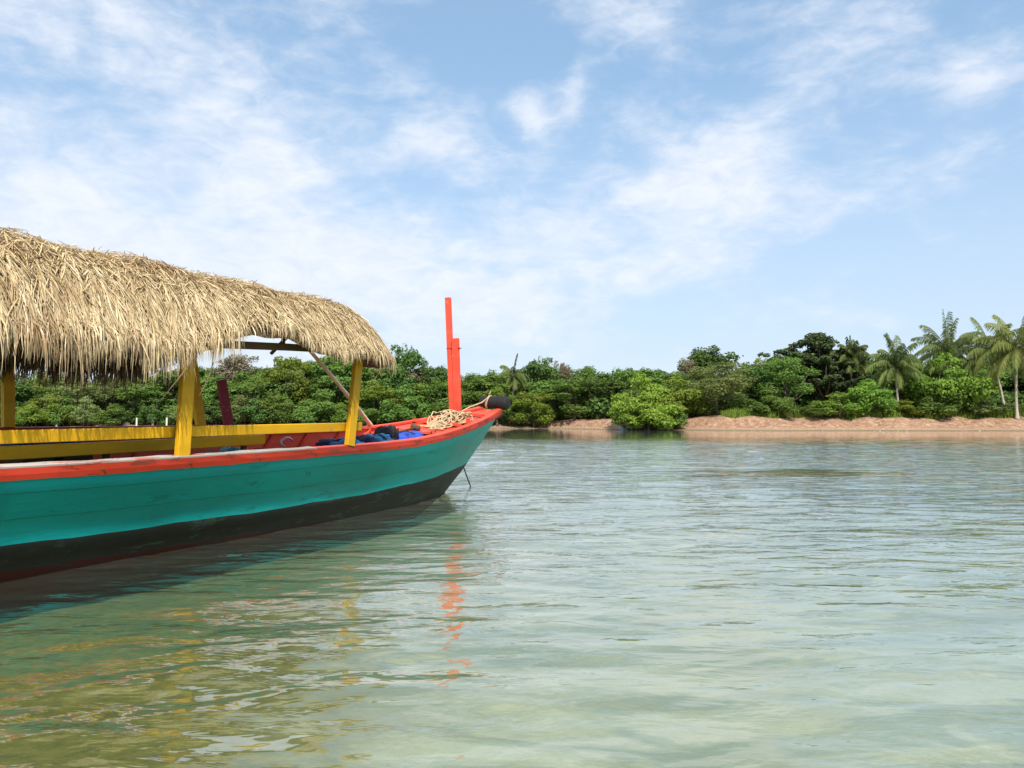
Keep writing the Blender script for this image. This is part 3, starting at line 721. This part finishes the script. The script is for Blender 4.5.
# ------------------------------------------------------------------ vegetation
M_bark = simple('bark', (.17, .13, .09), .9, .35, 6, .8); M_barkp = simple('pale palm bark', (.42, .36, .27), .9, .25, 4, .6)
FOL = {
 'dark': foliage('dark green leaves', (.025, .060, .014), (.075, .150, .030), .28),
 'mid': foliage('mid green leaves', (.045, .095, .016), (.120, .210, .040), .35),
 'bright': foliage('bright yellow green leaves', (.075, .130, .016), (.185, .255, .036), .40),
 'lime': foliage('lime green leaves', (.080, .140, .016), (.225, .320, .042), .42),
 'lush': foliage('fresh green leaves', (.060, .135, .018), (.170, .305, .042), .38),
 'olive': foliage('pale olive leaves', (.090, .130, .036), (.195, .240, .085), .38),
 'grey': foliage('dry brownish twigs', (.095, .080, .050), (.19, .165, .11), .2),
 'almond': foliage('blue green dark leaves', (.022, .050, .018), (.070, .115, .045), .3),
 'palm': foliage('palm green leaflets', (.080, .105, .024), (.200, .235, .065), .35, (.36, .29, .14)),
 'palmdk': foliage('dark palm leaflets', (.045, .075, .020), (.135, .185, .050), .35),
}
def leaf_cloud(lobes, per, size, r, flat=.0, jit=.5, inner_=.12):
    """lobes: list (c, (rx,ry,rz)); leaves as small folded quads through the lobes' outer volume"""
    V = []; A_ = []
    for c, rd in lobes:
        n_ = int(per*(rd[0]*rd[1]+rd[0]*rd[2])/2/.8)
        d = r.normal(0, 1, (n_, 3)); d[:, 2] = np.where((d[:, 2] < 0) & (r.random(n_) < .35), -d[:, 2], d[:, 2]); d /= np.linalg.norm(d, axis=1)[:, None]
        bump = 1+.20*np.sin(d[:, 0]*7+c[0]*5)*np.sin(d[:, 1]*6+c[1]*3)+.16*np.sin(d[:, 2]*8+c[2])
        k = np.where(r.random(n_) < inner_, r.uniform(.3, .8, n_), r.normal(.94, .10, n_))*bump
        p = np.array(c)+d*np.array(rd)*k[:, None]
        nrm = d*np.array([1, 1, 1.25])+r.normal(0, jit, (n_, 3)); nrm[:, 2] += .25+flat; nrm /= np.linalg.norm(nrm, axis=1)[:, None]
        a = np.cross(nrm, r.normal(0, 1, (n_, 3))); a /= np.linalg.norm(a, axis=1)[:, None]; b_ = np.cross(nrm, a)
        sz = r.uniform(.55, 1.15, n_)[:, None]*size
        mid = p+nrm*sz*.12
        V.append(np.stack([p-a*sz*.62, mid-b_*sz*.36, p+a*sz*.62, mid+b_*sz*.36], 1).reshape(-1, 3))
        A_.append(np.clip(r.normal(.5, .20, n_)+.12*r.normal(), 0, 1))
    V = np.concatenate(V); A_ = np.concatenate(A_); n_ = len(V)//4
    return V, np.arange(n_*4).reshape(-1, 4), A_
def make_crown_mesh(kind, seed):
    """unit tree: height 1, crown spread given in the same unit later by scale; modelled at 8 m for leaf size"""
    r = np.random.default_rng(seed); lobes = []; trunk = MB(); Ht = 8.0
    if kind in ('round', 'feather', 'wide'):
        base = {'round': 1.7, 'feather': 2.0, 'wide': 1.4}[kind]; n_ = {'round': 30, 'feather': 34, 'wide': 34}[kind]
        Rw = {'round': 3.3, 'feather': 3.6, 'wide': 4.2}[kind]
        for k in range(n_):
            z = base+(Ht-base)*(r.random()**.85)*.92; f = (z-base)/(Ht-base)
            env = Rw*math.sqrt(max(.05, 1-(abs(f-.38)/.66)**2.2))
            a = r.uniform(0, 2*PI); q_ = env*math.sqrt(r.uniform(.12, 1))*.82; rr_ = r.uniform(.65, 1.25)*(1.05-.35*f)
            lobes.append(((q_*math.cos(a), q_*math.sin(a), z-.3), (rr_, rr_, rr_*r.uniform(.6, .85))))
        lobes.append(((0, 0, Ht*.72), (1.2, 1.2, 1.3)))
        per, size = (260, .30) if kind != 'feather' else (380, .21)
    elif kind == 'bush':
        for k in range(24):
            a = r.uniform(0, 2*PI); q_ = 4.6*math.sqrt(r.random()); z = 5.2*(1-(q_/5.2)**2)**.5*r.uniform(.15, 1)
            rr_ = r.uniform(1.0, 1.7); lobes.append(((q_*math.cos(a), q_*math.sin(a), z+.6), (rr_, rr_, rr_*.75)))
        lobes.append(((0, 0, 6.3), (1.6, 1.6, 1.1))); per, size = 190, .40
    elif kind == 'tier':
        for lv, z in enumerate((2.4, 3.5, 4.6, 5.7, 6.7, 7.5)):
            Rr = (4.4, 4.9, 4.6, 3.8, 2.6, 1.3)[lv]
            for k in range(9 if lv < 4 else 6):      # each limb reaches out and carries a row of small flat sprays
                a = r.uniform(0, 2*PI); Rl = Rr*r.uniform(.6, 1.15); zz_ = z+r.uniform(-.5, .5); up_ = r.uniform(.02, .22)
                for q_ in np.arange(.5, Rl, .62):
                    w_ = r.uniform(.38, .72)*(1.1-.45*q_/Rl); lobes.append(((q_*math.cos(a)+r.normal(0, .18), q_*math.sin(a)+r.normal(0, .18), zz_+up_*q_+r.uniform(-.15, .15)), (w_, w_, .22)))
        per, size = 420, .27
    V, Fc, A_ = leaf_cloud(lobes, per, size, r, .5 if kind == 'tier' else 0, .55 if kind != 'feather' else .9)
    # trunk and limbs
    nt_k = 1 if kind != 'bush' else 3
    for q_ in range(nt_k):
        ox, oy = (0, 0) if nt_k == 1 else (r.uniform(-1, 1), r.uniform(-1, 1)); top = Ht*.8; ptsn = []
        for k in range(7): f = k/6; ptsn.append((ox+.35*math.sin(f*3+seed)*f, oy+.3*math.cos(f*4+seed)*f, -.3+f*(top+.3)))
        trunk.tube(ptsn, [.22*(1-.75*k/6)+(.06 if k == 0 else 0) for k in range(7)], 7)
    for c, rd in (lobes[::2] if kind != 'tier' else lobes[::5]):
        z0 = max(.7, c[2]*.45); st_ = (.2*math.sin(z0), .1, z0); mdp = tuple(st_[i_]*.45+c[i_]*.55+(.0, .0, -.25)[i_] for i_ in range(3))
        trunk.tube([st_, mdp, c], [.085, .055, .02], 5)
    return V, Fc, A_, trunk
PROTO = {}
def proto(kind, seed):
    if (kind, seed) not in PROTO:
        V, Fc, A_, tr_ = make_crown_mesh(kind, seed)
        o = mesh_obj('crown', V, Fc, FOL['mid']); attr(o, A_, 4); me = o.data; bpy.data.objects.remove(o)
        o = tr_.build('trunk', M_bark, None, True); mt = o.data; bpy.data.objects.remove(o)
        zt = V[:, 2].max(); wd = np.percentile(np.abs(V[:, 0]), 98)
        PROTO[(kind, seed)] = (me, mt, zt, wd)
    return PROTO[(kind, seed)]
def tree(px, ytop, wpx, D, kind, seed, fol, label, cat='tree', group=None, name='tree', ybase=None, rz=None):
    me, mt, zt, wd = proto(kind, seed); x = X_at(px, D); zb = float(terr(np.float64(x), np.float64(D)))-.1
    if ybase is not None: zb = min(zb, Z_at(ybase, D))
    e = empty(name, (x, D, zb), random.uniform(0, 6.28) if rz is None else rz)
    sz = (Z_at(ytop, D)-zb)/zt; sw = wpx*D/F/2/wd; e.scale = (sw, sw, sz)
    tag(e, label, cat, group)
    c_ = bpy.data.objects.new('crown', me); COL.objects.link(c_); c_.parent = e
    c_.material_slots[0].link = 'OBJECT'; c_.material_slots[0].material = FOL[fol]
    t_ = bpy.data.objects.new('trunk', mt); COL.objects.link(t_); t_.parent = e
    return e
T = [  # px, ytop, wpx, D, kind, seed, foliage, label
 (5, 372, 60, 122, 'round', 1, 'dark', 'dark green tree seen behind the leftmost yellow post under the thatch'),
 (36, 398, 50, 119, 'bush', 2, 'bright', 'low pale green bush between the leftmost yellow post and the first white stake'),
 (76, 382, 58, 121, 'wide', 3, 'olive', 'spreading grey green tree above the leftmost white stake'),
 (112, 374, 46, 123, 'feather', 4, 'olive', 'pale feathery tree between the leftmost white stake and the next one'),
 (146, 384, 48, 119, 'round', 5, 'mid', 'green tree with dark gaps right above the three close white stakes'),
 (172, 368, 52, 122, 'round', 1, 'dark', 'dark green tree directly left of the thick yellow post'),
 (212, 374, 44, 120, 'round', 6, 'mid', 'leafy tree rising behind the maroon board'),
 (240, 353, 56, 133, 'feather', 7, 'grey', 'brownish half bare tree top behind the tip of the maroon board'),
 (249, 380, 46, 120, 'wide', 3, 'mid', 'low round tree just right of the maroon board'),
 (288, 354, 50, 124, 'wide', 3, 'bright', 'yellow green tree just below the brown roof beam'),
 (276, 392, 44, 117, 'bush', 2, 'mid', 'bushy green shrub at the shore above the grey handle'),
 (322, 388, 50, 117, 'bush', 8, 'mid', 'bushy green shrub at the shore behind the foot of the bamboo pole'),
 (338, 352, 52, 123, 'round', 5, 'mid', 'tall green tree behind the front yellow post'),
 (404, 343, 44, 126, 'round', 1, 'dark', 'tall dark green tree just right of the front end of the thatch'),
 (378, 384, 46, 118, 'round', 6, 'bright', 'light green tree under the front end of the thatch'),
 (404, 384, 52, 117, 'bush', 8, 'mid', 'rounded green shrub in front of the tall dark tree right of the thatch'),
 (436, 364, 30, 125, 'round', 5, 'dark', 'small dark treetop just left of the red bow post'),
 (440, 378, 44, 118, 'round', 6, 'mid', 'mid green tree passing behind the red bow post'),
 (484, 372, 50, 118, 'round', 5, 'mid', 'mid green tree between the bow post and the black fender'),
 (541, 355, 40, 130, 'round', 1, 'dark', 'dark round treetop standing up behind the wood right of the fender'),
 (563, 360, 26, 131, 'feather', 4, 'grey', 'small brownish treetop right beside the dark round one'),
 (497, 386, 34, 116, 'feather', 7, 'bright', 'yellow green tree right behind the black fender'),
 (534, 390, 44, 116, 'wide', 3, 'bright', 'low yellow green tree with pale trunk just right of the fender'),
 (575, 378, 56, 116, 'round', 6, 'mid', 'rounded mid green tree with foliage hanging to the bank left of the dark gap'),
 (605, 378, 50, 113, 'round', 5, 'dark', 'dark shaded tree between two bright green trees on the shore'),
 (711, 345, 58, 128, 'round', 6, 'dark', 'tallest dark dome shaped tree behind the pale olive tree'),
 (689, 357, 30, 127, 'feather', 7, 'grey', 'brownish twiggy treetop left of the dark dome'),
 (640, 371, 58, 101, 'bush', 2, 'lime', 'bright green tree overhanging the red bank, its left half'),
 (676, 374, 60, 103, 'bush', 8, 'bright', 'bright green tree between the overhanging one and the pale olive tree'),
 (716, 361, 72, 103, 'feather', 4, 'olive', 'pale olive feathery tree with a trunk standing at the waterline'),
 (762, 364, 50, 104, 'round', 5, 'dark', 'dark green tree between the olive tree and the round olive crown'),
 (786, 356, 58, 102, 'feather', 7, 'mid', 'round fine leaved green tree in front of the tiered dark tree'),
 (824, 331, 86, 109, 'tier', 9, 'almond', 'tall dark tree with flat tiered branches jutting against the sky'),
 (790, 346, 62, 111, 'tier', 10, 'almond', 'dark tiered tree whose lowest branch reaches furthest left against the sky'),
 (946, 349, 74, 99, 'bush', 13, 'lush', 'large round bright green tree on the beach right of the drooping palm'),
 (905, 378, 44, 104, 'round', 1, 'dark', 'dark tree in the shade behind the drooping palm'),
 (1050, 350, 70, 112, 'round', 6, 'dark', 'dark tree at the right frame edge behind the coconut palm'),
]
for (px, yt, wp, D, kd, sd_, fo, lb) in T: tree(px, yt, wp, D, kd, sd_, fo, lb)
B = [(868, 378, 48, 98.5, 'bush', 2, 'lush', 'light green rounded shrub on the beach left of the drooping palm', None),
     (838, 391, 50, 99, 'bush', 8, 'lush', 'lower spreading shrub at the left foot of the beach thicket', None),
     (812, 404, 34, 98.5, 'bush', 2, 'mid', 'smallest low shrub where the beach thicket begins', None),
     (905, 399, 40, 98.5, 'bush', 8, 'bright', 'low grassy bush between the rounded shrub and the bright round tree', None),
     (945, 384, 52, 97.5, 'bush', 2, 'mid', 'dense green skirt of shrub under the bright round tree', None),
     (984, 398, 50, 98.5, 'bush', 8, 'olive', 'pale dry green bush left of the coconut palm trunk', None),
     (1012, 403, 40, 100, 'bush', 2, 'olive', 'low pale bush behind the coconut palm trunk', None),
     (1050, 396, 50, 99, 'bush', 8, 'bright', 'green bush at the right frame edge', None),
     (648, 390, 60, 99.0, 'bush', 8, 'lime', 'bright green shrub spilling over the red bank nearly to the water', None),
     (668, 402, 34, 99.0, 'bush', 8, 'mid', 'green shrub at the right end of the overhanging foliage', None),
     (768, 386, 44, 99.5, 'bush', 8, 'mid', 'green shrub under the dark tree left of the beach', None)]
for (px, yt, wp, D, kd, sd_, fo, lb, gp) in B: tree(px, yt, wp, D, kd, sd_, fo, lb, 'shrub', gp, 'shrub', ybase=(425 if 600 < px < 680 else None))
# the wood behind: many crowns of one kind of look
tops = ([-140, 0, 160, 230, 262, 300, 345, 385, 420, 440, 470, 500, 540, 580, 620, 660, 690, 715, 745, 765, 800, 850, 880, 930, 990, 1040, 1160],
        [372, 370, 366, 362, 356, 352, 348, 352, 356, 368, 372, 366, 362, 363, 364, 364, 362, 356, 366, 352, 346, 350, 350, 352, 350, 346, 350])
k = 0
for px in np.arange(-130, 1165, 15):
    for row, (D0, dy, wp) in enumerate(((136, 3, 40), (127, 14, 47))):
        p_ = px+random.uniform(-5, 5)+row*6; kd, sd_ = random.choice([('round', 1), ('round', 5), ('round', 6), ('wide', 3), ('feather', 7), ('wide', 11)])
        D_ = D0+random.uniform(-4, 4)-(12 if p_ > 620 else 0)
        fo = random.choices(['dark', 'mid', 'olive', 'bright', 'grey'], [3, 6, 2.4, 2.0, .4])[0]
        tree(p_, float(np.interp(p_, *tops))+dy+random.uniform(-2, 9), wp*random.uniform(.8, 1.25), D_, kd, sd_, fo,
             'one of the mixed green trees of the dense wood standing back from the shore', 'tree', 'trees of the wood behind the shore'); k += 1
# lower front edge of the wood along the left and middle shore
for px in list(np.arange(-120, 610, 21))+[700, 735, 745]:
    p_ = px+random.uniform(-6, 6)
    tree(p_, random.uniform(392, 404), random.uniform(26, 42), 118+random.uniform(-1.5, 1.5)-(14 if p_ > 620 else 0), 'bush', random.choice([2, 8]), random.choices(['mid', 'bright', 'dark', 'olive'], [4, 2, 3, 1])[0],
         'one of the low leafy shrubs edging the wood at the top of the bank', 'shrub', 'shrubs along the edge of the wood', 'shrub')
# shaded undergrowth between the trunks: one mass
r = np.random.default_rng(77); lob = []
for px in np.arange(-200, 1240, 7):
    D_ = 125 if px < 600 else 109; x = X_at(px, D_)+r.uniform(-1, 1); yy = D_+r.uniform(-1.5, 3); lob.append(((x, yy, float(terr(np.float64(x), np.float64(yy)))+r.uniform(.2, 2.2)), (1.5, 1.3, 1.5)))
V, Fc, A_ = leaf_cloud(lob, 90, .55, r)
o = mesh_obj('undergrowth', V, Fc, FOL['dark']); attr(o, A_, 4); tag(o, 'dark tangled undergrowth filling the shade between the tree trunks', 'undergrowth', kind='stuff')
# grass along the top of the beach on the right
n_ = 16000; gx = r.uniform(27, 75, n_); gy = shore_y(gx)+r.uniform(5.2, 9, n_)+.5*np.sin(gx*1.3); gz = terr(gx, gy)
ga = r.uniform(0, 2*PI, n_); hh = r.uniform(.35, 1.1, n_)*(.6+.4*np.sin(gx*.7)**2); wv_ = np.stack([np.cos(ga), np.sin(ga), 0*ga], 1)*.05
p_ = np.stack([gx, gy, gz-.03], 1); tp = p_+np.stack([r.normal(0, .15, n_), r.normal(0, .15, n_), hh], 1)
V = np.stack([p_-wv_, p_+wv_, tp+wv_*.3, tp-wv_*.3], 1).reshape(-1, 3)
o = mesh_obj('grass', V, np.arange(n_*4).reshape(-1, 4), FOL['bright']); attr(o, r.random(n_), 4)
tag(o, 'strip of rough green grass along the top of the beach', 'grass', kind='stuff')
# dry litter, stones and roots scattered on the bank: one uncountable scatter
n_ = 5200; gx = r.uniform(-75, 70, n_); dd = r.uniform(.1, 7.5, n_)**1.0; gy = shore_y(gx)+dd; gz = terr(gx, gy)
p_ = np.stack([gx, gy, gz], 1); s0 = (r.uniform(.025, .08, n_)*r.choice([.6, 1, 1.7], n_, p=[.6, .3, .1]))[:, None]
oct_ = np.array([[1, 0, 0], [0, 1, 0], [-1, 0, 0], [0, -1, 0], [0, 0, .8]]); V = (p_[:, None, :]+oct_[None]*s0[:, None, :]*r.uniform(.6, 1.5, (n_, 5, 1))).reshape(-1, 3)
b_ = np.arange(n_)*5; Fc = np.concatenate([np.stack([b_+i_, b_+(i_+1) % 4, b_+4], 1) for i_ in range(4)])
m, nt, out = nodes('beach stones'); at = N(nt, 'ShaderNodeAttribute', attribute_name='rnd'); c = ramp(nt, at.outputs['Fac'], [(0, (.12, .06, .04)), (.4, (.42, .22, .14)), (.85, (.50, .38, .28)), (1, (.60, .52, .42))])
b = N(nt, 'ShaderNodeBsdfPrincipled', Roughness=.9); nt.links.new(c, b.inputs['Base Color']); nt.links.new(b.outputs[0], out.inputs[0])
o = mesh_obj('beach_stones', V, Fc, m); attr(o, r.random(n_), 5); tag(o, 'loose stones and shell bits littering the red bank and waterline', 'stones', kind='stuff')
# ------------------------------------------------------------------ palms
def frond(L, lift, droop, az_, r, leaf=.75, nl=50, curl=0):
    """returns rachis points and leaflet quads"""
    pts = []; d = Vector((math.cos(az_)*math.cos(lift), math.sin(az_)*math.cos(lift), math.sin(lift))); p = Vector((0, 0, 0)); K_ = 14
    for k in range(K_+1):
        pts.append(p.copy()); p = p+d*(L/K_); d = (d+Vector((0, 0, -droop/K_*(.4+1.2*k/K_)))).normalized()
    V = []; 
    for k in range(nl):
        f = .12+.88*k/(nl-1); i_ = min(K_-1, int(f*K_)); g_ = f*K_-i_; b0 = pts[i_].lerp(pts[i_+1], g_); dr_ = (pts[i_+1]-pts[i_]).normalized()
        sd_ = dr_.cross(Vector((0, 0, 1))); sd_ = sd_.normalized() if sd_.length > .05 else Vector((math.sin(az_), -math.cos(az_), 0))
        ll = leaf*(.45+.9*math.sin(PI*min(1, f*.9+.08)))*random.uniform(.8, 1.1)
        for sg in (-1, 1):
            dl = (sd_*sg*.62+dr_*(.55+random.uniform(-.15, .15))+Vector((0, 0, -.75+random.uniform(-.3, .3)))).normalized(); w_ = dr_*.05
            md = b0+dl*ll*.55; tp_ = b0+dl*ll+Vector((0, 0, -ll*.28)); 
            V += [b0-w_*.5, b0+w_*.5, md+w_, md-w_, md-w_, md+w_, tp_+w_*.2, tp_-w_*.2]
    return pts, V
def palm(px, yc, D, L, ybase_px, label, nf=22, fol='palm', lean=0., seed=1, upright=0., crownpx=None, leaf=.8):
    random.seed(seed); x0 = X_at(ybase_px, D); zb = float(terr(np.float64(x0), np.float64(D)))-.1
    e = empty('palm_tree', (x0, D, zb)); tag(e, label, 'palm tree')
    cx = X_at(px, D)-x0; cz = Z_at(yc, D)-zb
    mb = MB(); pr = []; rr = []
    for k in range(26): f = k/25; pr.append((cx*f**1.6, .25*math.sin(f*3), cz*f)); rr.append((.17-.06*f+(.10*(1-f*8) if f < .12 else 0))*(1.07 if k % 2 else 1))
    mb.tube(pr, rr, 10).build('trunk', M_barkp, e, True)
    rc = MB(); V = []; A_ = []
    for k in range(nf):
        az_ = k*2.39996+random.uniform(-.2, .2); f = k/(nf-1)
        lift = math.radians(68-108*f**.85+upright+random.uniform(-8, 8)); dr_ = random.uniform(1.3, 2.1)*(1+.3*f)
        pts, v = frond(L*random.uniform(.82, 1.08), lift, dr_, az_, None, leaf)
        rc.tube([p+Vector((cx, .0, cz)) for p in pts], [.035*(1-.8*i_/14) for i_ in range(15)], 4)
        V += [p+Vector((cx, 0, cz)) for p in v]; A_ += [min(1, max(0, random.gauss(.5, .12)+(.35 if f > .86 else 0)))]*(len(v)//4)
    o = mesh_obj('crown', [tuple(v) for v in V], np.arange(len(V)).reshape(-1, 4), FOL[fol], e); attr(o, np.array(A_), 4)
    rc.build('frond_stem', FOL[fol], e, True)
    nut = MB()
    for k in range(7):
        a = k*.9; c_ = Vector((cx+.28*math.cos(a), .28*math.sin(a), cz-.30-.1*(k % 2)))
        nut.tube([c_+Vector((0, 0, .15)), c_+Vector((0, 0, .08)), c_, c_-Vector((0, 0, .09)), c_-Vector((0, 0, .15))], [.03, .11, .13, .10, .03], 8)
    nut.build('coconuts', simple('coconut husk', (.25, .20, .06), .6), e, True)
    return e
palm(1020, 349, 95.5, 5.8, 1017, 'coconut palm with a pale leaning trunk at the right edge of the beach', 32, 'palm', seed=3, leaf=1.0, upright=14)
palm(948, 352, 108, 5.8, 950, 'coconut palm whose fan of fronds tops the bright round tree', 30, 'palmdk', seed=4, leaf=.85, upright=20)
palm(897, 368, 99.5, 4.4, 899, 'drooping olive palm between the rounded shrub and the bright round tree', 30, 'palmdk', seed=5, leaf=.8, upright=24)
palm(852, 358, 107, 3.4, 853, 'palm with yellowish fronds just right of the tiered dark tree', 24, 'palmdk', seed=6, leaf=.7, upright=22)
palm(992, 350, 104, 5.6, 1005, 'dark palm leaning behind the right edge coconut palm', 26, 'palmdk', seed=7, leaf=.85, upright=10)
palm(513, 374, 121, 3.3, 513, 'feathery palm top rising from the wood just right of the fender', 11, 'palmdk', seed=8, leaf=.7, upright=8)
random.seed(21)
# ------------------------------------------------------------------ small things on the far shore
M_white = simple('white paint', (.75, .74, .70), .6, .1)
for px, lb in ((57, 'thin white stake on the far bank, alone at the far left'), (137, 'white stake on the far bank, left one of the three close together'),
               (153, 'white stake on the far bank, middle one of the three close together'), (167, 'white stake on the far bank, nearest the thick yellow post')):
    D_ = 115.6; x = X_at(px, D_); zb = float(terr(np.float64(x), np.float64(D_)))-.1
    e = MB().tube([(0, 0, 0), (0.02, 0, .7), (.03, 0, 1.45), (.03, 0, 1.5)], [.13, .125, .12, .06], 8).build('stake', M_white); e.location = (x, D_, zb)
    tag(e, lb, 'stake', 'white stakes on the far bank')
def rock(px, D_, size, label, mat):
    x = X_at(px, D_); zb = float(terr(np.float64(x), np.float64(D_))); vs = []; fs = []
    for i_ in range(9):
        for j in range(14):
            a = 2*PI*j/14; p1 = PI*i_/8; d = Vector((math.cos(a)*math.sin(p1), math.sin(a)*math.sin(p1), math.cos(p1))); k = 1+.35*noise.noise(d*1.5+Vector((px, 0, 0))); vs.append((d.x*size[0]*k, d.y*size[1]*k, d.z*size[2]*k+size[2]*.5))
    for i_ in range(8):
        for j in range(14): j2 = (j+1) % 14; fs.append((i_*14+j, (i_+1)*14+j, (i_+1)*14+j2, i_*14+j2))
    o = mesh_obj('rock', vs, fs, mat); o.location = (x, D_, zb-.05); tag(o, label, 'rock')
M_rock = simple('pale grey rock', (.48, .47, .45), .85, .25, 5, .6)
rock(624, 101.5, (.75, .5, .40), 'pale grey rock on the red bank left of the overhanging tree', M_rock)
rock(126, 117, (.6, .4, .35), 'pale rock on the far bank just left of the close white stakes', M_rock)
rock(524, 118, (.5, .4, .3), 'grey rock on the bank below the palm top', M_rock)
